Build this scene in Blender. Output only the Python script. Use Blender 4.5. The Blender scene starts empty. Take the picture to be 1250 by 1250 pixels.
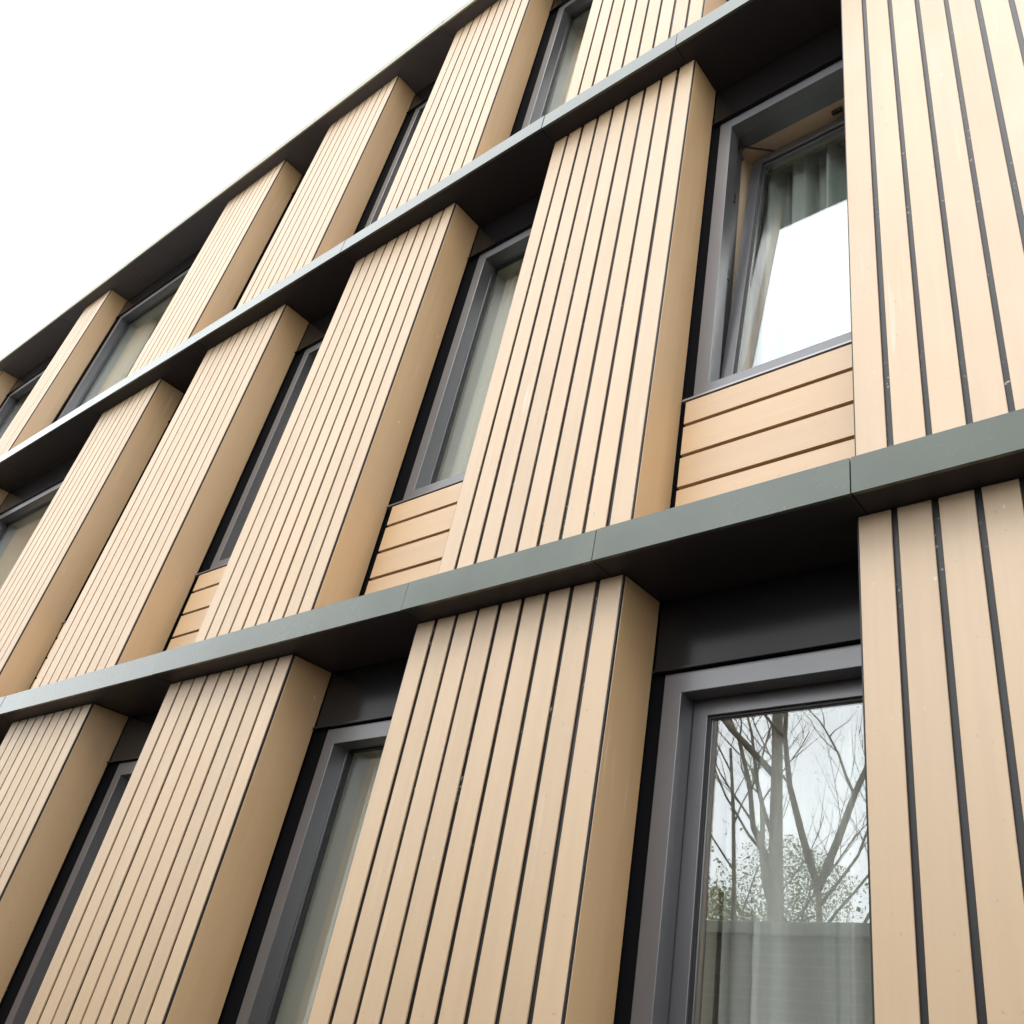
import bpy, bmesh, math, random
from mathutils import Vector, Matrix
random.seed(7)
S = bpy.context.scene
COL = S.collection
RAD = math.radians

# ------------------------------------------------------------------ camera
# world: x along the facade, y into the building, z up; the camera stands at x=0, y=0, eye height 1.6 m
EYE = 1.6
cam_d = bpy.data.cameras.new('camera'); cam = bpy.data.objects.new('camera', cam_d); COL.objects.link(cam)
Rr = Vector((0.8098363479926459, 0.5748832599900429, 0.11693728))
Rd = Vector((-0.24368152504064738, 0.5109539394699415, -0.8243454288670566))
Rf = Vector((-0.5336519500796362, 0.6390894374994536, 0.5538775018475055))
cam.matrix_world = Matrix(((Rr.x, -Rd.x, -Rf.x, 0), (Rr.y, -Rd.y, -Rf.y, 0), (Rr.z, -Rd.z, -Rf.z, EYE), (0, 0, 0, 1)))
cam_d.sensor_width = 36; cam_d.lens = 1072.6482 / 1250 * 36
cam_d.shift_x = (625 - 768.98) / 1250; cam_d.shift_y = (604.44 - 625) / 1250
cam_d.clip_start = 0.05; cam_d.clip_end = 2000
S.camera = cam

# ------------------------------------------------------------------ sky, sun, exposure
SUN_EL, SUN_AZ = RAD(52), RAD(158)          # azimuth clockwise from +y
w = bpy.data.worlds.new('World'); S.world = w; w.use_nodes = True
nt = w.node_tree; nt.nodes.clear()
def N(t, typ, **kw):
    n = t.nodes.new(typ)
    for k, v in kw.items(): setattr(n, k, v)
    return n
out = N(nt, 'ShaderNodeOutputWorld'); bg = N(nt, 'ShaderNodeBackground'); bg.inputs['Strength'].default_value = 0.1
sky = N(nt, 'ShaderNodeTexSky', sky_type='NISHITA', sun_disc=False, sun_elevation=SUN_EL, sun_rotation=SUN_AZ)
hsv = N(nt, 'ShaderNodeHueSaturation'); hsv.inputs['Saturation'].default_value = 0.35
tc = N(nt, 'ShaderNodeTexCoord'); sep = N(nt, 'ShaderNodeSeparateXYZ')
nz = N(nt, 'ShaderNodeTexNoise'); nz.inputs['Scale'].default_value = 2.6; nz.inputs['Detail'].default_value = 5
cr = N(nt, 'ShaderNodeValToRGB')
cr.color_ramp.elements[0].position = 0.32; cr.color_ramp.elements[0].color = (27.0, 28.6, 30.8, 1)
cr.color_ramp.elements[1].position = 0.6; cr.color_ramp.elements[1].color = (34.0, 34.3, 35.0, 1)
mp = N(nt, 'ShaderNodeMapRange'); mp.inputs['From Min'].default_value = 0; mp.inputs['From Max'].default_value = 1
mp.inputs['To Min'].default_value = 0.98; mp.inputs['To Max'].default_value = 1.04
mul = N(nt, 'ShaderNodeVectorMath', operation='SCALE')
mix = N(nt, 'ShaderNodeMix', data_type='RGBA'); mix.inputs['Factor'].default_value = 0.88
nt.links.new(sky.outputs[0], hsv.inputs['Color'])
nt.links.new(tc.outputs['Generated'], nz.inputs['Vector']); nt.links.new(nz.outputs['Fac'], cr.inputs['Fac'])
nt.links.new(tc.outputs['Generated'], sep.inputs[0]); nt.links.new(sep.outputs['Z'], mp.inputs['Value'])
nt.links.new(cr.outputs['Color'], mul.inputs[0]); nt.links.new(mp.outputs[0], mul.inputs['Scale'])
nt.links.new(hsv.outputs[0], mix.inputs['A']); nt.links.new(mul.outputs[0], mix.inputs['B'])
nt.links.new(mix.outputs['Result'], bg.inputs['Color']); nt.links.new(bg.outputs[0], out.inputs[0])

sd = bpy.data.lights.new('sun', 'SUN'); sd.energy = 1.1; sd.angle = RAD(25); sd.color = (1, 0.975, 0.935)
sun = bpy.data.objects.new('sun', sd); COL.objects.link(sun)
sdir = Vector((math.sin(SUN_AZ) * math.cos(SUN_EL), math.cos(SUN_AZ) * math.cos(SUN_EL), math.sin(SUN_EL)))
sun.rotation_euler = sdir.to_track_quat('Z', 'Y').to_euler(); sun.location = sdir * 40

S.view_settings.view_transform = 'Standard'; S.view_settings.look = 'None'
S.view_settings.exposure = 0.12; S.view_settings.gamma = 1.0; S.view_settings.use_curve_mapping = False
S.cycles.max_bounces = 10; S.cycles.transparent_max_bounces = 12
S.cycles.glossy_bounces = 5; S.cycles.sample_clamp_indirect = 6

# ------------------------------------------------------------------ materials
def mat(name):
    m = bpy.data.materials.new(name); m.use_nodes = True
    t = m.node_tree; b = t.nodes['Principled BSDF']
    return m, t, b
def coords(t, scale, rnd=True):
    """object coordinates shifted by the object's own random number, so that copies differ"""
    tcn = N(t, 'ShaderNodeTexCoord'); mpn = N(t, 'ShaderNodeMapping'); mpn.inputs['Scale'].default_value = scale
    if rnd:
        oi = N(t, 'ShaderNodeObjectInfo'); sc = N(t, 'ShaderNodeVectorMath', operation='SCALE'); sc.inputs[0].default_value = (13.7, 31.1, 57.3)
        ad = N(t, 'ShaderNodeVectorMath', operation='ADD')
        t.links.new(oi.outputs['Random'], sc.inputs['Scale']); t.links.new(tcn.outputs['Object'], ad.inputs[0]); t.links.new(sc.outputs[0], ad.inputs[1])
        t.links.new(ad.outputs[0], mpn.inputs['Vector'])
    else:
        t.links.new(tcn.outputs['Object'], mpn.inputs['Vector'])
    return mpn.outputs[0]
def noise(t, vec, scale, detail=4, rough=0.55):
    n = N(t, 'ShaderNodeTexNoise'); n.inputs['Scale'].default_value = scale; n.inputs['Detail'].default_value = detail; n.inputs['Roughness'].default_value = rough
    t.links.new(vec, n.inputs['Vector']); return n.outputs['Fac']
def ramp(t, fac, stops):
    r = N(t, 'ShaderNodeValToRGB'); e = r.color_ramp.elements
    while len(e) < len(stops): e.new(0.5)
    for k, (p, c) in enumerate(stops): e[k].position = p; e[k].color = tuple(c) + (1,) if len(c) == 3 else c
    t.links.new(fac, r.inputs['Fac']); return r.outputs['Color']
def mixc(t, fac, a, b, mode='MIX'):
    m = N(t, 'ShaderNodeMix', data_type='RGBA', blend_type=mode)
    for s, v in (('Factor', fac), ('A', a), ('B', b)):
        if hasattr(v, 'is_linked'): t.links.new(v, m.inputs[s])
        elif s == 'Factor': m.inputs[s].default_value = v
        else: m.inputs[s].default_value = tuple(v) + (1,)
    return m.outputs['Result']
def bump(t, b, h, strength, dist=0.002):
    n = N(t, 'ShaderNodeBump'); n.inputs['Strength'].default_value = strength; n.inputs['Distance'].default_value = dist
    t.links.new(h, n.inputs['Height']); t.links.new(n.outputs[0], b.inputs['Normal'])

def board_material(name, base, along=2):
    m, t, b = mat(name)
    v = coords(t, (1, 1, 1))
    st = coords(t, (26, 26, 1.1) if along == 2 else (1.1, 26, 26))
    streak = noise(t, st, 1.0, 5, 0.6)
    blotch = noise(t, v, 2.3, 4)
    c = ramp(t, streak, [(0.25, [x * 0.93 for x in base]), (0.75, [min(1, x * 1.06) for x in base])])
    c = mixc(t, ramp(t, blotch, [(0.4, (0, 0, 0)), (0.75, (0.35, 0.35, 0.35))]), c, [base[0] * 1.02, base[1] * 1.06, base[2] * 1.16])
    oi = N(t, 'ShaderNodeObjectInfo')
    c = mixc(t, 1.0, c, ramp(t, oi.outputs['Random'], [(0, (0.915, 0.91, 0.90)), (1, (1.03, 1.03, 1.035))]), 'MULTIPLY')
    # sparse grime specks and pale scuffs
    sp = noise(t, v, 55, 2); sp2 = noise(t, coords(t, (1, 1, 0.6)), 31, 3)
    c = mixc(t, ramp(t, sp, [(0.715, (0, 0, 0)), (0.76, (0.55, 0.55, 0.55))]), c, (0.23, 0.17, 0.13))
    c = mixc(t, ramp(t, sp2, [(0.73, (0, 0, 0)), (0.80, (0.6, 0.6, 0.6))]), c, (0.72, 0.68, 0.58))
    sk = noise(t, coords(t, (46, 46, 2.4) if along == 2 else (2.4, 46, 46)), 1.0, 2)
    skm = N(t, 'ShaderNodeMath', operation='MULTIPLY'); t.links.new(ramp(t, sk, [(0.62, (0, 0, 0)), (0.76, (0.36, 0.36, 0.36))]), skm.inputs[0])
    t.links.new(ramp(t, noise(t, coords(t, (1.3, 1.3, 0.9)), 1.7, 3), [(0.52, (0, 0, 0)), (0.66, (1, 1, 1))]), skm.inputs[1])
    c = mixc(t, skm.outputs[0], c, (0.66, 0.60, 0.50))
    t.links.new(c, b.inputs['Base Color'])
    rg = ramp(t, blotch, [(0.3, (0.50, 0.50, 0.50)), (0.7, (0.60, 0.60, 0.60))]); t.links.new(rg, b.inputs['Roughness'])
    b.inputs['IOR'].default_value = 2.2
    fine = noise(t, coords(t, (160, 160, 22) if along == 2 else (22, 160, 160)), 1.0, 3)
    bump(t, b, fine, 0.22, 0.0012)
    return m
M = {}
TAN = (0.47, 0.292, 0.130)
M['board'] = board_material('sky_paled_tan_board', (0.445, 0.298, 0.155))  # front boards paler than the sides: white sky gloss put into the tan
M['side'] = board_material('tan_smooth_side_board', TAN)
M['board_level'] = board_material('tan_composite_board_laid_level', TAN, 0)

def metal_material(name, col, rough, metallic, var=0.1, spec=0.5, bmp=0.05, ior=1.5):
    m, t, b = mat(name)
    v = coords(t, (1, 1, 1)); n = noise(t, v, 3.0, 5); f = noise(t, v, 60, 3)
    c = ramp(t, n, [(0.3, [x * (1 - var) for x in col]), (0.7, [min(1, x * (1 + var)) for x in col])])
    t.links.new(c, b.inputs['Base Color'])
    t.links.new(ramp(t, n, [(0.3, [rough * 0.9] * 3), (0.7, [rough * 1.12] * 3)]), b.inputs['Roughness'])
    b.inputs['Metallic'].default_value = metallic; b.inputs['IOR'].default_value = ior; b.inputs['Specular IOR Level'].default_value = spec
    if bmp: bump(t, b, noise(t, v, 5.0, 2), bmp, 0.004)
    return m
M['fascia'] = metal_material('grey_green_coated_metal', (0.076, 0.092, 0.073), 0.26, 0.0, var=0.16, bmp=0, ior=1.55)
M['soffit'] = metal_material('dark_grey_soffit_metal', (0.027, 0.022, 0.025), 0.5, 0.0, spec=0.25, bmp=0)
M['eaves'] = metal_material('glare_lightened_eaves_soffit', (0.085, 0.074, 0.080), 0.5, 0.0, spec=0.4)  # roof soffit lighter than the others: sky glare put into the colour
M['roof_trim'] = metal_material('pale_cream_roof_trim', (0.36, 0.355, 0.28), 0.6, 0.0, bmp=0, ior=1.3)
M['head'] = metal_material('dark_glossy_head_panel', (0.010, 0.009, 0.009), 0.20, 0.0, spec=0.22, bmp=0)
M['frame'] = metal_material('anthracite_window_frame', (0.062, 0.062, 0.067), 0.32, 0.0, var=0.03, ior=2.0, bmp=0)
M['sill'] = metal_material('pale_aluminium_sill', (0.30, 0.30, 0.31), 0.35, 0.7)
M['black'] = metal_material('black_wall_membrane', (0.005, 0.005, 0.006), 0.8, 0.0, spec=0.03, bmp=0)
M['gasket'] = metal_material('black_rubber_gasket', (0.015, 0.015, 0.016), 0.5, 0.0)

m, t, b = mat('dark_grey_backing'); M['backing'] = m
v = coords(t, (1, 1, 1)); c = ramp(t, noise(t, v, 4, 4), [(0.3, (0.011, 0.010, 0.010)), (0.7, (0.021, 0.020, 0.020))])
fl = noise(t, v, 75, 3)
fl2 = noise(t, v, 2.2, 2)
fm = N(t, 'ShaderNodeMath', operation='MULTIPLY'); t.links.new(ramp(t, fl, [(0.62, (0, 0, 0)), (0.70, (1, 1, 1))]), fm.inputs[0]); t.links.new(ramp(t, fl2, [(0.52, (0, 0, 0)), (0.62, (1, 1, 1))]), fm.inputs[1])
t.links.new(mixc(t, fm.outputs[0], c, (0.34, 0.33, 0.30)), b.inputs['Base Color']); b.inputs['Roughness'].default_value = 0.4

# double-glazed pane: mirror-like coating over see-through glass
m = bpy.data.materials.new('double_glazing'); m.use_nodes = True; M['glass'] = m
t = m.node_tree; t.nodes.clear()
o = N(t, 'ShaderNodeOutputMaterial'); tr = N(t, 'ShaderNodeBsdfTransparent'); tr.inputs[0].default_value = (0.965, 0.98, 0.97, 1)
gl = N(t, 'ShaderNodeBsdfGlossy'); gl.inputs['Roughness'].default_value = 0.0; gl.inputs['Color'].default_value = (0.97, 1, 0.99, 1)
ge = N(t, 'ShaderNodeNewGeometry'); dt = N(t, 'ShaderNodeVectorMath', operation='DOT_PRODUCT'); t.links.new(ge.outputs['Incoming'], dt.inputs[0]); t.links.new(ge.outputs['Normal'], dt.inputs[1])
def mth(op, a, b_=None):
    n_ = N(t, 'ShaderNodeMath', operation=op)
    for k_, x_ in enumerate((a, b_)):
        if x_ is None: continue
        if hasattr(x_, 'is_linked'): t.links.new(x_, n_.inputs[k_])
        else: n_.inputs[k_].default_value = x_
    return n_.outputs[0]
R0 = 0.15                                     # Schlick reflectance of one face of the coated unit
fr_out = mth('ADD', mth('MULTIPLY', mth('POWER', mth('SUBTRACT', 1.0, mth('ABSOLUTE', dt.outputs['Value'])), 5.0), 1 - R0), R0)
v = coords(t, (1, 1, 1)); bp = N(t, 'ShaderNodeBump'); bp.inputs['Strength'].default_value = 0.012; bp.inputs['Distance'].default_value = 0.02
t.links.new(noise(t, v, 3.0, 1), bp.inputs['Height']); t.links.new(bp.outputs[0], gl.inputs['Normal'])
mx = N(t, 'ShaderNodeMixShader'); t.links.new(fr_out, mx.inputs[0]); t.links.new(tr.outputs[0], mx.inputs[1]); t.links.new(gl.outputs[0], mx.inputs[2]); t.links.new(mx.outputs[0], o.inputs[0])

def cloth_material(name, col, transp):
    m = bpy.data.materials.new(name); m.use_nodes = True
    t = m.node_tree; t.nodes.clear()
    o = N(t, 'ShaderNodeOutputMaterial'); d = N(t, 'ShaderNodeBsdfDiffuse'); tl = N(t, 'ShaderNodeBsdfTranslucent'); tp = N(t, 'ShaderNodeBsdfTransparent')
    v = coords(t, (300, 300, 300)); c = ramp(t, noise(t, v, 1.0, 2), [(0.3, [x * 0.92 for x in col]), (0.7, col)])
    t.links.new(c, d.inputs[0]); t.links.new(c, tl.inputs[0])
    a = N(t, 'ShaderNodeMixShader'); a.inputs[0].default_value = 0.35; t.links.new(d.outputs[0], a.inputs[1]); t.links.new(tl.outputs[0], a.inputs[2])
    e = N(t, 'ShaderNodeMixShader'); e.inputs[0].default_value = transp; t.links.new(a.outputs[0], e.inputs[1]); t.links.new(tp.outputs[0], e.inputs[2])
    t.links.new(e.outputs[0], o.inputs[0]); return m
M['curtain'] = cloth_material('pale_mint_curtain_cloth', (0.83, 0.89, 0.85), 0.04)
M['sheer'] = cloth_material('white_sheer_cloth', (0.90, 0.92, 0.89), 0.10)

def plain(name, col, rough=0.8, var=0.12, scale=4.0, bmp=0.0):
    m, t, b = mat(name); v = coords(t, (1, 1, 1), False)
    n = noise(t, v, scale, 6)
    t.links.new(ramp(t, n, [(0.3, [x * (1 - var) for x in col]), (0.7, [x * (1 + var) for x in col])]), b.inputs['Base Color'])
    b.inputs['Roughness'].default_value = rough
    if bmp: bump(t, b, noise(t, v, scale * 8, 4), bmp, 0.01)
    return m
M['ivory'] = plain('ivory_lining_board', (0.74, 0.69, 0.58), 0.6, 0.05)
M['tan_lining'] = plain('tan_lining_board', (0.74, 0.58, 0.40), 0.6, 0.05)
M['room'] = plain('room_paint', (0.74, 0.72, 0.67), 0.9, 0.04)
M['bounce_ground'] = plain('pale_bounce_ground', (0.21, 0.195, 0.165), 0.95, 0.25, 3.0, 0.5)  # unseen ground, its pale tone made up to bounce light onto upper soffits
M['low_bounce_path'] = plain('dark_low_bounce_path', (0.05, 0.05, 0.05), 0.85, 0.15, 2.0, 0.2)  # unseen path, its dark tone made up to keep bounce off the lowest soffit
M['plinth'] = plain('concrete_plinth', (0.24, 0.235, 0.225), 0.85, 0.12, 3.0, 0.2)
M['coping'] = plain('weathered_coping_stone', (0.26, 0.26, 0.24), 0.85, 0.2, 5.0, 0.3)
M['roof'] = plain('roof_membrane', (0.08, 0.08, 0.08), 0.8)
M['bark'] = plain('grey_brown_bark', (0.19, 0.16, 0.125), 0.9, 0.3, 9.0, 0.6)
m = bpy.data.materials.new('spring_leaf'); m.use_nodes = True; M['leaf'] = m
t = m.node_tree; t.nodes.clear(); o = N(t, 'ShaderNodeOutputMaterial'); d_ = N(t, 'ShaderNodeBsdfDiffuse'); tl_ = N(t, 'ShaderNodeBsdfTranslucent'); a_ = N(t, 'ShaderNodeMixShader'); a_.inputs[0].default_value = 0.5
c = ramp(t, noise(t, coords(t, (1, 1, 1), False), 1.3, 4), [(0.3, (0.11, 0.125, 0.03)), (0.7, (0.25, 0.25, 0.08))])
t.links.new(c, d_.inputs[0]); t.links.new(c, tl_.inputs[0]); t.links.new(d_.outputs[0], a_.inputs[1]); t.links.new(tl_.outputs[0], a_.inputs[2]); t.links.new(a_.outputs[0], o.inputs[0])
M['steel'] = metal_material('dark_stay_steel', (0.06, 0.055, 0.05), 0.35, 0.6)

m, t, b = mat('dark_brown_brick'); M['brick'] = m
tcn = N(t, 'ShaderNodeTexCoord'); mpn = N(t, 'ShaderNodeMapping'); mpn.inputs['Rotation'].default_value = (RAD(90), 0, 0)
t.links.new(tcn.outputs['Object'], mpn.inputs[0]); bk = N(t, 'ShaderNodeTexBrick')
t.links.new(mpn.outputs[0], bk.inputs['Vector'])
for k, val in (('Scale', 1.0), ('Brick Width', 0.22), ('Row Height', 0.075), ('Mortar Size', 0.008)): bk.inputs[k].default_value = val
bk.inputs['Color1'].default_value = (0.085, 0.062, 0.048, 1); bk.inputs['Color2'].default_value = (0.12, 0.09, 0.07, 1); bk.inputs['Mortar'].default_value = (0.20, 0.19, 0.17, 1)
t.links.new(bk.outputs['Color'], b.inputs['Base Color']); b.inputs['Roughness'].default_value = 0.85

# ------------------------------------------------------------------ mesh helpers
class MB:
    """collects boxes and tubes, then links them as ONE mesh object"""
    def __init__(s): s.v, s.f = [], []
    def box(s, x0, x1, y0, y1, z0, z1):
        n = len(s.v)
        s.v += [(x0, y0, z0), (x1, y0, z0), (x1, y1, z0), (x0, y1, z0), (x0, y0, z1), (x1, y0, z1), (x1, y1, z1), (x0, y1, z1)]
        s.f += [tuple(n + i for i in q) for q in ((0, 3, 2, 1), (4, 5, 6, 7), (0, 1, 5, 4), (1, 2, 6, 5), (2, 3, 7, 6), (3, 0, 4, 7))]
        return s
    def ring(s, x0, x1, y0, y1, z0, z1, wl, wr=None, wb=None, wt=None):
        """a mitred rectangular frame in the x-z plane, from y0 to y1"""
        wr = wl if wr is None else wr; wb = wl if wb is None else wb; wt = wl if wt is None else wt
        n = len(s.v)
        O = [(x0, z0), (x1, z0), (x1, z1), (x0, z1)]; I = [(x0 + wl, z0 + wb), (x1 - wr, z0 + wb), (x1 - wr, z1 - wt), (x0 + wl, z1 - wt)]
        for y in (y0, y1):
            for p in O + I: s.v.append((p[0], y, p[1]))
        for k in range(4):
            j = (k + 1) % 4
            s.f += [(n + k, n + j, n + 4 + j, n + 4 + k), (n + 8 + j, n + 8 + k, n + 12 + k, n + 12 + j),
                    (n + j, n + k, n + 8 + k, n + 8 + j), (n + 4 + k, n + 4 + j, n + 12 + j, n + 12 + k)]
        return s
    def tube(s, pts, rads, k=7):
        n = len(s.v); prev = None
        for i, p in enumerate(pts):
            p = Vector(p)
            d = (Vector(pts[min(i + 1, len(pts) - 1)]) - Vector(pts[max(i - 1, 0)])).normalized()
            a = d.orthogonal().normalized() if prev is None else (prev - d * prev.dot(d)).normalized()
            prev = a; b_ = d.cross(a)
            for j in range(k):
                th = 2 * math.pi * j / k
                s.v.append(tuple(p + (a * math.cos(th) + b_ * math.sin(th)) * rads[i]))
        for i in range(len(pts) - 1):
            for j in range(k):
                j2 = (j + 1) % k
                s.f.append((n + i * k + j, n + i * k + j2, n + (i + 1) * k + j2, n + (i + 1) * k + j))
        s.f.append(tuple(n + j for j in range(k))[::-1]); s.f.append(tuple(n + (len(pts) - 1) * k + j for j in range(k)))
        return s
    def mesh(s, name, m, bevel=0.0, smooth=False):
        me = bpy.data.meshes.new(name); me.from_pydata(s.v, [], s.f); me.update()
        bm = bmesh.new(); bm.from_mesh(me)
        bmesh.ops.recalc_face_normals(bm, faces=bm.faces)
        if bevel:
            bmesh.ops.bevel(bm, geom=list(bm.edges), offset=bevel, segments=1, affect='EDGES', profile=0.5)
        bm.to_mesh(me); bm.free()
        if smooth:
            for p in me.polygons: p.use_smooth = True
        me.materials.append(M[m]); return me
def link(name, me, parent=None, loc=(0, 0, 0)):
    o = bpy.data.objects.new(name, me); COL.objects.link(o); o.location = loc
    if parent: o.parent = parent
    return o
def tag(o, label=None, cat=None, group=None, kind=None):
    for k, v in (('label', label), ('category', cat), ('group', group), ('kind', kind)):
        if v: o[k] = v
    return o

# ------------------------------------------------------------------ the setting
g = link('ground', MB().box(-600, 600, -600, 600, -0.5, 0.0).mesh('ground', 'bounce_ground')); tag(g, kind='structure')
p = link('unseen_path', MB().box(-40, 30, -2.7, 1.74, -0.3, 0.06).mesh('unseen_path', 'low_bounce_path')); tag(p, kind='structure')

# ------------------------------------------------------------------ the building
YF, YD, YW, YS = 1.792, 1.987, 2.0, 1.690      # front of boards, back of the projecting bays, wall, band front
GAP, TH = 0.0178, 0.007
bld = bpy.data.objects.new('apartment_building', None); COL.objects.link(bld); bld.location = (-5.0, 2.0, 0)
tag(bld, 'three storey apartment building clad in tan vertical boards with dark grey floor bands', 'building')
def part(name, me, parent=None, loc=(0, 0, 0)):
    """a part placed in world coordinates under the building or one of its parts"""
    parent = parent or bld
    o = link(name, me, parent)
    off = bld.location if parent == bld else (bld.location + parent.location)
    o.location = Vector(loc) - Vector(off)
    return o
F = {  # storey: bottom of boards, underside of the band above
    0: (0.15, 1.2638 + EYE), 1: (1.3731 + EYE, 4.0731 + EYE), 2: (4.187 + EYE, 6.7524 + EYE)}
BANDS = [(1.2638 + EYE, 1.3731 + EYE), (4.0731 + EYE, 4.187 + EYE), (6.7524 + EYE, 6.850 + EYE)]
BAYS = {  # left and right edge of every projecting clad bay
    0: [(-12.99, -12.37), (-10.12, -9.50), (-7.26, -6.34), (-5.69, -4.773), (-4.037, -3.113), (-2.3875, -1.4765), (-0.742, 0.168), (0.905, 1.815)],
    1: [(-12.99, -12.37), (-10.12, -9.50), (-7.246, -6.325), (-5.673, -4.723), (-3.988, -3.099), (-2.353, -1.4775), (-0.742, 0.168), (0.905, 1.815)],
    2: [(-12.99, -12.37), (-10.119, -9.504), (-7.159, -6.22), (-5.549, -4.641), (-3.95, -3.078), (-2.362, -1.472), (-0.735, 0.175), (0.905, 1.815)]}
XL, XR = -13.3, 2.1
OFF = [0.10, 0.10, 0.10, 0.11, 0.090, 0.044, 0.05]   # bay side to window frame
WTOP, WH = 0.3051, 1.683                      # window head below the band, window height

rng = random.Random(3)
for fl in (0, 1, 2):
    zb, zt = F[fl]
    wz1 = zt - WTOP if fl else 1.013 + EYE
    if fl == 1: wz1 = 3.768 + EYE
    wz0 = wz1 - WH
    bays = BAYS[fl]
    # --- black wall with window openings
    wall = MB(); gaps = [(bays[i][1], bays[i + 1][0]) for i in range(len(bays) - 1)]
    wins = [(a + OFF[i], b - 0.020) for i, (a, b) in enumerate(gaps)]
    edges = [XL] + [e for q in wins for e in q] + [XR]
    zlo, zhi = (0.0 if fl == 0 else BANDS[fl - 1][1]), zt
    for i in range(0, len(edges), 2): wall.box(edges[i], edges[i + 1], YW, 2.3, zlo, zhi)
    for a, b in wins:
        wall.box(a, b, YW, 2.3, zlo, wz0 - 0.004); wall.box(a, b, YW, 2.3, wz1 + 0.004, zhi)
    part('wall', wall.mesh('wall', 'black'))
    # --- projecting clad bays: backing, vertical boards, board on each side
    for (xl, xr) in bays:
        W = xr - xl - 0.010; nb = 9 if W > 0.8 else 6; pitch = (W + GAP) / nb
        bk = MB().box(xl + 0.016, xr - 0.016, YF + TH + 0.002, YW - 0.002, zb, zt - 0.001)
        pan = part('clad_bay', bk.mesh('clad_bay', 'backing'))
        bw = pitch - GAP
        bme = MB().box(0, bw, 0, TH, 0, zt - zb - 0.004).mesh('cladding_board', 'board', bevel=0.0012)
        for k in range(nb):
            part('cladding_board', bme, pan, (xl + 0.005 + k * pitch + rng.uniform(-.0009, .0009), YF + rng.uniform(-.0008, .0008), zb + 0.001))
        tme = MB().box(0, 0.004, 0, 0.0085, 0, zt - zb - 0.004).mesh('corner_trim', 'gasket')
        part('corner_trim', tme, pan, (xr - 0.0046, YF + 0.003, zb + 0.001))
        part('corner_trim', tme, pan, (xl + 0.0006, YF + 0.003, zb + 0.001))
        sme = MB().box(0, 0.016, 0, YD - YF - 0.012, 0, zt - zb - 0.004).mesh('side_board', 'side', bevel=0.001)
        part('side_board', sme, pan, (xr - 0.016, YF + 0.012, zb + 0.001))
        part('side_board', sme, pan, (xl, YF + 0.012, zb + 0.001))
    # --- between the bays: head panel, window, boards under the sill
    for gi, (xa, xb) in enumerate(gaps):
        a, b = wins[gi]; openw = (fl == 1 and gi == 5); casement = gi == 5 and fl < 2
        hp = part('head_panel', MB().box(xa + 0.006, xb - 0.006, 1.990, YW - 0.001, wz1 + 0.016, zt - 0.002).mesh('head_panel', 'head', bevel=0.001))
        fr_ = MB().ring(a, b, 1.994, 2.062, wz0, wz1, 0.062, 0.030, 0.050, 0.062)
        yl = 2.14 if casement else 2.10
        fr_.ring(a + 0.004, b - 0.004, 2.062, yl, wz0 + 0.004, wz1 - 0.004, 0.036, 0.022, 0.036, 0.036)
        win = part('window', fr_.mesh('window', 'frame', bevel=0.0012))
        part('drip_flashing', MB().box(xa + 0.008, xb - 0.008, 1.976, 2.004, wz1 + 0.005, wz1 + 0.012).mesh('drip_flashing', 'head'), win)
        part('sill', MB().box(xa + 0.012, xb - 0.004, 1.972, 2.03, wz0 - 0.020, wz0 - 0.010).mesh('sill', 'sill' if casement else 'frame', bevel=0.001), win)
        if openw: tag(win, 'window with its sash tilted open inwards at the top')
        # sash hangs on its bottom edge; tilting turns it about that edge
        sx0, sx1, sz0, sz1 = (a + 0.058, b - 0.026, wz0 + 0.046, wz1 - 0.058) if casement else (a + 0.030, b - 0.010, wz0 + 0.016, wz1 - 0.030)
        th = RAD(5.0) if openw else 0.0
        h = sz1 - sz0; sw_ = sx1 - sx0
        sash = part('sash' if casement else 'glazing_bead', (MB().ring(0, sw_, 0, 0.070, 0, h, 0.052).ring(0.046, sw_ - 0.046, 0.016, 0.05, 0.046, h - 0.046, 0.016) if casement else MB().ring(0, sw_, 0, 0.034, 0, h, 0.030)).mesh('sash', 'frame', bevel=0.0015), win, (sx0, 2.066, sz0))
        gi_ = 0.050 if casement else 0.028
        gk = part('glazing_gasket', MB().ring(gi_, sw_ - gi_, 0.010, 0.030, gi_, h - gi_, 0.009).mesh('glazing_gasket', 'gasket'), win, (sx0, 2.066, sz0))
        gz = part('pane', MB().box(gi_ + .005, sw_ - gi_ - .005, 0.020, 0.024, gi_ + .005, h - gi_ - .005).mesh('pane', 'glass'), win, (sx0, 2.066, sz0))
        for o_ in (sash, gk, gz): o_.rotation_euler = (-th, 0, 0)
        part('reveal_lining', MB().ring(a - 0.012, b + 0.012, yl + 0.002, 2.34, wz0 - 0.012, wz1 + 0.012, 0.030).mesh('reveal_lining', 'tan_lining' if openw else 'ivory'), win)
        if openw:
            y_top = 2.066 + math.sin(th) * h
            part('stay_arm', MB().tube([(a + 0.045, 2.11, wz1 - 0.055), (a + 0.20, y_top + 0.035, sz0 + math.cos(th) * h + 0.012)], [0.005, 0.005], 6).mesh('stay_arm', 'steel'), win)
            part('hinge', MB().tube([(a + 0.042, 2.10, wz1 - 0.07), (a + 0.042, 2.14, wz1 - 0.12)], [0.009, 0.009], 6).mesh('hinge', 'steel'), win)
            part('latch', MB().box(a + 0.47, a + 0.52, 2.18, 2.20, wz1 - 0.036, wz1 - 0.019).mesh('latch', 'steel', bevel=0.003), win)
            for zk in (0.45, 0.95): part('lock_keep', MB().box(a + 0.037, a + 0.045, 2.085, 2.105, wz1 - zk - 0.03, wz1 - zk + 0.03).mesh('lock_keep', 'steel', bevel=0.002), win)
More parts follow.
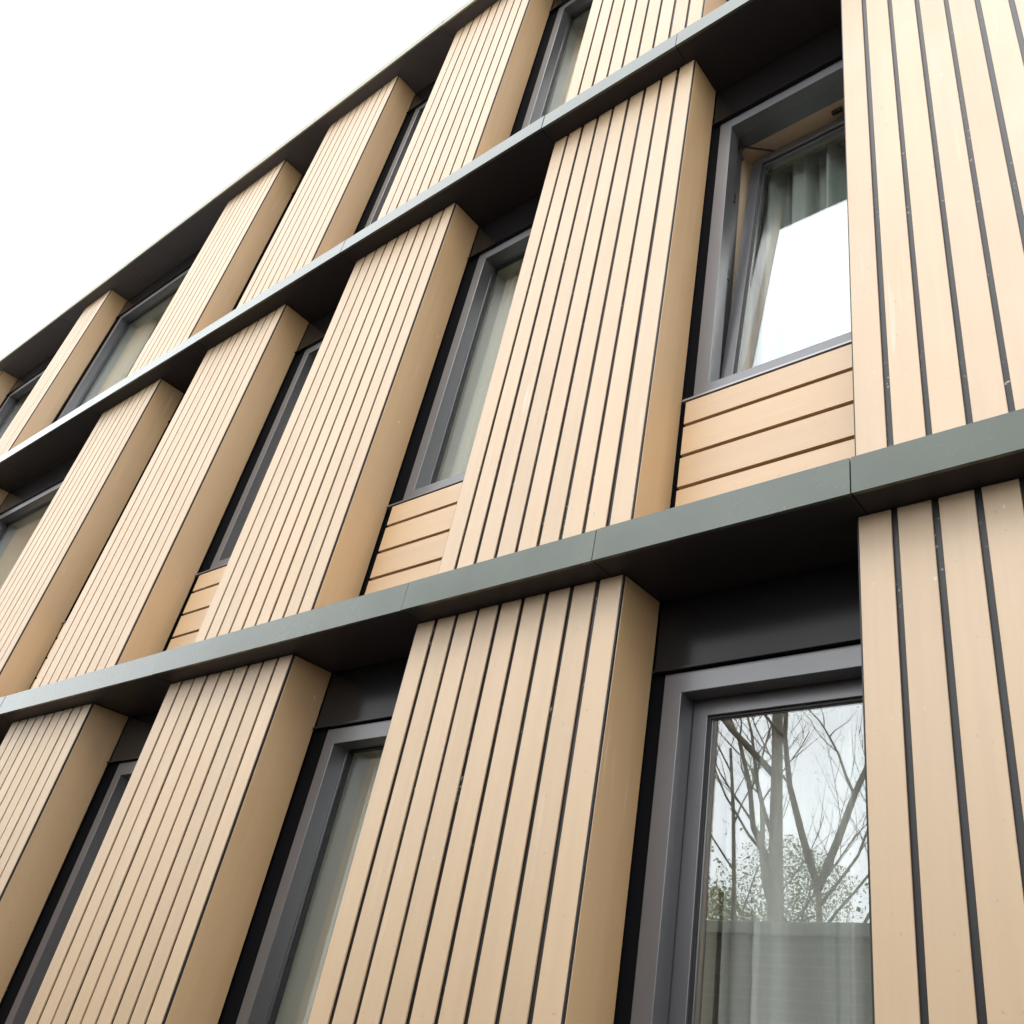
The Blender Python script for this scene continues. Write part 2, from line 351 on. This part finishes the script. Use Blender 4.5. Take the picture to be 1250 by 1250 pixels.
        if fl > 0:
            sc = part('sill_cladding', MB().box(xa + OFF[gi] * 0.7, xb - 0.004, 1.992, YW - 0.001, zb, wz0 - 0.040).mesh('sill_cladding', 'backing'))
            z0 = zb + (1.674 - 1.3731) - 0.1365 * 3
            k = 0; zz = z0
            while zz < wz0 - 0.06:
                lo, hi = max(zz + 0.007, zb + 0.002), min(zz + 0.1365 - 0.007, wz0 - 0.030)
                if hi - lo > 0.01:
                    part('sill_board', MB().box(0, xb - xa - 0.004 - OFF[gi] * 0.7, 0, 0.020, 0, hi - lo).mesh('sill_board', 'board_level', bevel=0.001), sc, (xa + OFF[gi] * 0.7, 1.971, lo))
                zz += 0.1365
        # the room behind the window
        rm = MB(); rx0, rx1 = a - 0.55, b + 0.55; rz0, rz1 = zb + 0.06, zt - 0.02; n = len(rm.v)
        if gi: rx0 = max(rx0, (wins[gi - 1][1] + a) / 2 + 0.01)
        if gi < len(gaps) - 1: rx1 = min(rx1, (b + wins[gi + 1][0]) / 2 - 0.01)
        yb = 4.8
        rm.box(rx0, rx1, yb, yb + 0.1, rz0, rz1); rm.box(rx0 - 0.004, rx0, 2.302, yb, rz0, rz1); rm.box(rx1, rx1 + 0.004, 2.302, yb, rz0, rz1)
        rm.box(rx0, rx1, 2.302, yb, rz0 - 0.02, rz0); rm.box(rx0, rx1, 2.302, yb, rz1, rz1 + 0.01)
        part('room', rm.mesh('room', 'room'))

# --- floor bands: core, soffit panels, fascia panels with open seams
SEAMS = [-13.3, -12.2, -10.55, -8.95, -7.30, -5.662, -4.02, -2.361, -1.523, -0.712, 0.93, 2.1]
for bi, (z0, z1) in enumerate(BANDS):
    core = MB().box(XL, XR, YS + 0.014, YW + 0.30 if bi < 2 else 9.0, z0 + 0.004, z1 - 0.003)
    band = part('floor_band' if bi < 2 else 'roof_edge', core.mesh('floor_band', 'black' if bi < 2 else 'roof'))
    for k in range(len(SEAMS) - 1):
        x0, x1 = SEAMS[k] + 0.002, SEAMS[k + 1] - 0.002
        fp = MB().box(0, x1 - x0, 0, 0.012, 0, z1 - z0).box(0, x1 - x0, 0.0121, 0.06, z1 - z0 - 0.002, z1 - z0)
        o_ = part('fascia_panel', fp.mesh('fascia_panel', 'fascia' if bi < 2 else 'roof_trim'), band, (x0, YS, z0))
        o_.rotation_euler = (rng.uniform(-.006, .006), 0, rng.uniform(-.0015, .0015))
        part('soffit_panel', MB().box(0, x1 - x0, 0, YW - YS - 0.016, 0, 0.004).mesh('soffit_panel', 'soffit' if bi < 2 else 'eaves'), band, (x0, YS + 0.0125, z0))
part('plinth', MB().box(XL, XR, YW - 0.03, 2.2, 0, 0.15).mesh('plinth', 'plinth'))
part('side_wall', MB().box(XL - 0.02, XL, YF + 0.01, 9.0, 0, BANDS[2][0]).box(XR, XR + 0.02, YF + 0.01, 9.0, 0, BANDS[2][0]).box(XL, XR, 8.8, 9.0, 0, BANDS[2][0]).mesh('side_wall', 'black'))

# ------------------------------------------------------------------ curtains (hang inside, each a thing of its own)
def curtain(x0, x1, y, z0, z1, folds, amp, label, m='curtain', group=None, seed=1):
    r = random.Random(seed); nx = max(16, int(folds * 14)); nz = 8; vs, fs = [], []
    ph = [r.uniform(0, 6.28) for _ in range(4)]
    for j in range(nz + 1):
        t_ = j / nz
        for i in range(nx + 1):
            u = i / nx
            a_ = amp * (1 - 0.25 * t_)
            yy = a_ * math.sin(2 * math.pi * folds * u + 0.9 * math.sin(5 * u + ph[0])) + 0.4 * a_ * math.sin(2 * math.pi * folds * 2.3 * u + ph[1] + 0.4 * t_)
            xx = x0 + (x1 - x0) * u + 0.012 * math.sin(2 * math.pi * folds * u + ph[2]) + 0.010 * (1 - t_) * math.sin(7 * u + ph[3])
            vs.append((xx - x0, yy, z0 + (z1 - z0) * t_ - z0))
    for j in range(nz):
        for i in range(nx):
            k = j * (nx + 1) + i; fs.append((k, k + 1, k + nx + 2, k + nx + 1))
    me = bpy.data.meshes.new('curtain'); me.from_pydata(vs, [], fs); me.update()
    for p_ in me.polygons: p_.use_smooth = True
    me.materials.append(M[m])
    o_ = link('curtain', me, None, (x0, y, z0)); tag(o_, label, 'curtain', group); return o_
def wz(fl): 
    t1 = (1.013 + EYE) if fl == 0 else (3.768 + EYE if fl == 1 else F[2][1] - WTOP)
    return t1 - WH, t1
z0, z1 = wz(1)
curtain(-1.43, -0.77, 2.372, z0 - 0.02, z1 + 0.02, 5, 0.065, 'pale mint pleated curtain behind the open tilted window', seed=4)
curtain(-2.945, -2.80, 2.20, z0 + 0.02, z1 - 0.03, 2.2, 0.025, 'narrow pale curtain gathered in the middle storey window left of the open one', seed=5)
z0, z1 = wz(0)
curtain(-2.955, -2.80, 2.20, z0 + 0.02, z1 - 0.03, 2.2, 0.025, 'pale curtain gathered at the left of the narrow lower window', seed=8)
curtain(-1.375, -0.80, 2.245, z0 + 0.02, z1 - 0.02, 2.5, 0.075, 'white sheer curtain in soft folds behind the lower window with tree reflections', 'sheer', seed=7)
z0, z1 = wz(2)
curtain(-2.92, -2.78, 2.20, z0 + 0.02, z1 - 0.03, 2.2, 0.025, 'pale curtain gathered in the narrow top storey window at the upper edge', seed=9)
curtain(-9.36, -9.0, 2.22, z0 + 0.02, z1 - 0.03, 3.2, 0.03, 'pale curtain at the left side of the wide top storey window', seed=10)

# ------------------------------------------------------------------ across the lane: wall and trees, seen mirrored in the panes and bands
gw = bpy.data.objects.new('garden_wall', None); COL.objects.link(gw); gw.location = (-6, -2.6, 0)
tag(gw, 'dark brown brick garden wall with pale coping mirrored in the lower window', 'wall')
link('brick_face', MB().box(-30, 30, -0.12, 0.12, 0, 2.68).mesh('brick_face', 'brick'), gw)
cme = MB().box(0, 0.89, -0.17, 0.17, 0, 0.09).mesh('coping_stone', 'coping', bevel=0.006)
for k in range(66): link('coping_stone', cme, gw, (-30 + k * 0.91, 0, 2.68))

def tree(x, y, height, r0, seed, label, group, lean=(0, 0), forks=None, leaves=1500, wob=0.45, ls=(0.03, 0.065), deep=4):
    r = random.Random(seed); T = MB(); tips = []
    main = []
    def grow(p, d, L, rad, lev):
        n = 6 if lev == 0 else 5; pts = [p]; rs = [rad]
        q = Vector(p); dd = Vector(d).normalized()
        end = rad * (0.42 if lev < 3 else 0.3)
        for i in range(n):
            dd = (dd + Vector((r.gauss(0, .09), r.gauss(0, .09), r.gauss(0.05, .06))) * (wob if lev == 0 else 1.2)).normalized()
            q = q + dd * (L / n); pts.append(q.copy()); rs.append(rad + (end - rad) * (i + 1) / n)
        if lev == 0: main[:] = pts
        T.tube(pts, rs, 9 if lev == 0 else (6 if lev == 1 else 4))
        if lev >= 2: tips.extend(pts[1:])
        if lev < deep:
            m_ = [5, 4, 4, 3][lev]
            for i in range(m_):
                f = (0.38 if lev == 0 else 0.25) + (1 - (0.38 if lev == 0 else 0.25)) * (i + r.uniform(0.2, 0.95)) / m_
                k = min(n - 1, int(f * n)); pp = pts[k].lerp(pts[k + 1], f * n - k)
                a_ = r.uniform(0, 6.283); up = r.uniform(0.25, 0.85)
                nd = Vector((math.cos(a_), math.sin(a_), up)) * 0.8 + dd * 0.55
                grow(pp, nd, L * r.uniform(0.42, 0.62), max(0.006, (rs[k]) * r.uniform(0.42, 0.62)), lev + 1)
    grow(Vector((0, 0, -0.1)), Vector((lean[0], lean[1], 1)), height * 0.74, r0, 0)
    if forks:
        for (h, dx, dy, L, rr) in forks:
            k = max(i for i in range(len(main)) if main[i].z < h or i == 0); k = min(k, len(main) - 2)
            f_ = (h - main[k].z) / (main[k + 1].z - main[k].z)
            grow(main[k].lerp(main[k + 1], f_), Vector((dx, dy, 1)), L, rr, 1)
    e = bpy.data.objects.new('deciduous_tree', None); COL.objects.link(e); e.location = (x, y, 0); tag(e, label, 'tree', group)
    link('trunk', T.mesh('trunk', 'bark', smooth=True), e)
    vs, fs = [], []
    for i in range(leaves):
        c = r.choice(tips) + Vector((r.gauss(0, .22), r.gauss(0, .22), r.gauss(0, .2))); s = r.uniform(*ls)
        a_ = Vector((r.gauss(0, 1), r.gauss(0, 1), r.gauss(0, 1))).normalized(); b_ = a_.orthogonal().normalized()
        n = len(vs); vs += [tuple(c - a_ * s), tuple(c + b_ * s * .6), tuple(c + a_ * s), tuple(c - b_ * s * .6)]; fs.append((n, n + 1, n + 2, n + 3))
    me = bpy.data.meshes.new('crown'); me.from_pydata(vs, [], fs); me.update(); me.materials.append(M['leaf'])
    link('crown', me, e)
G = 'trees across the lane'
tree(-6.62, -8.4, 11.5, 0.165, 11, 'thick trunked spring tree mirrored in the middle of the lower window', G, (0.012, 0), [(4.9, -0.9, 0.1, 2.6, 0.045)], 1500, 0.12, (0.008, 0.017), 3)
tree(-5.72, -8.2, 5.9, 0.10, 12, 'forked slender spring tree mirrored at the right of the lower window', G, (0.0, 0), [(4.2, -0.42, 0, 3.6, 0.06), (4.2, 0.36, 0, 3.6, 0.06)], 1500, 0.12, (0.008, 0.017), 3)
tree(-7.55, -9.0, 9.0, 0.06, 13, 'thin stemmed spring tree mirrored at the left edge of the lower window', G, (0.03, 0), None, 1500, 0.3, (0.008, 0.017), 3)
for i, (x, y, h, r0) in enumerate([(-11.8, -8.8, 12.5, .16), (-15.5, -9.6, 13.5, .18), (-20, -8.6, 12.5, .15), (-1.6, -8.8, 12.5, .14), (2.4, -8.4, 12.5, .16), (7, -9.5, 12, .15), (-18.2, -12.5, 14, .17), (-2.6, -14.5, 13.5, .15), (-26, -10, 13, .17)]):
    tree(x, y, h, r0, 30 + i, 'spring tree with thin pale green leaves beyond the garden wall', G, (random.uniform(-.04, .04), 0), None, 4000, 0.45, (0.02, 0.045))
# undergrowth behind the wall
r = random.Random(5); vs, fs = [], []
for i in range(110000):
    x = r.uniform(-34, 16); y = -r.uniform(7.5, 15)
    if i > 20000: x = r.uniform(-12.5, -4.5) if i % 3 else r.uniform(-10.5, -7.2); y = -r.uniform(9.8, 13)
    top = (5.3 if x < -7 else 4.4) + 1.0 * math.sin(x * 0.9 + 1) * math.sin(x * .37) + 0.5 * math.sin(x * 2.3)
    z = top * r.random() ** 0.5; s = r.uniform(0.012, 0.03) if i > 20000 else r.uniform(0.025, 0.06)
    c = Vector((x, y, z)); a_ = Vector((r.gauss(0, 1), r.gauss(0, 1), r.gauss(0, 1))).normalized(); b_ = a_.orthogonal().normalized()
    n = len(vs); vs += [tuple(c - a_ * s), tuple(c + b_ * s * .6), tuple(c + a_ * s), tuple(c - b_ * s * .6)]; fs.append((n, n + 1, n + 2, n + 3))
me = bpy.data.meshes.new('undergrowth'); me.from_pydata(vs, [], fs); me.materials.append(M['leaf'])
tag(link('undergrowth', me), 'loose green undergrowth between the trees beyond the garden wall', 'undergrowth', kind='stuff')
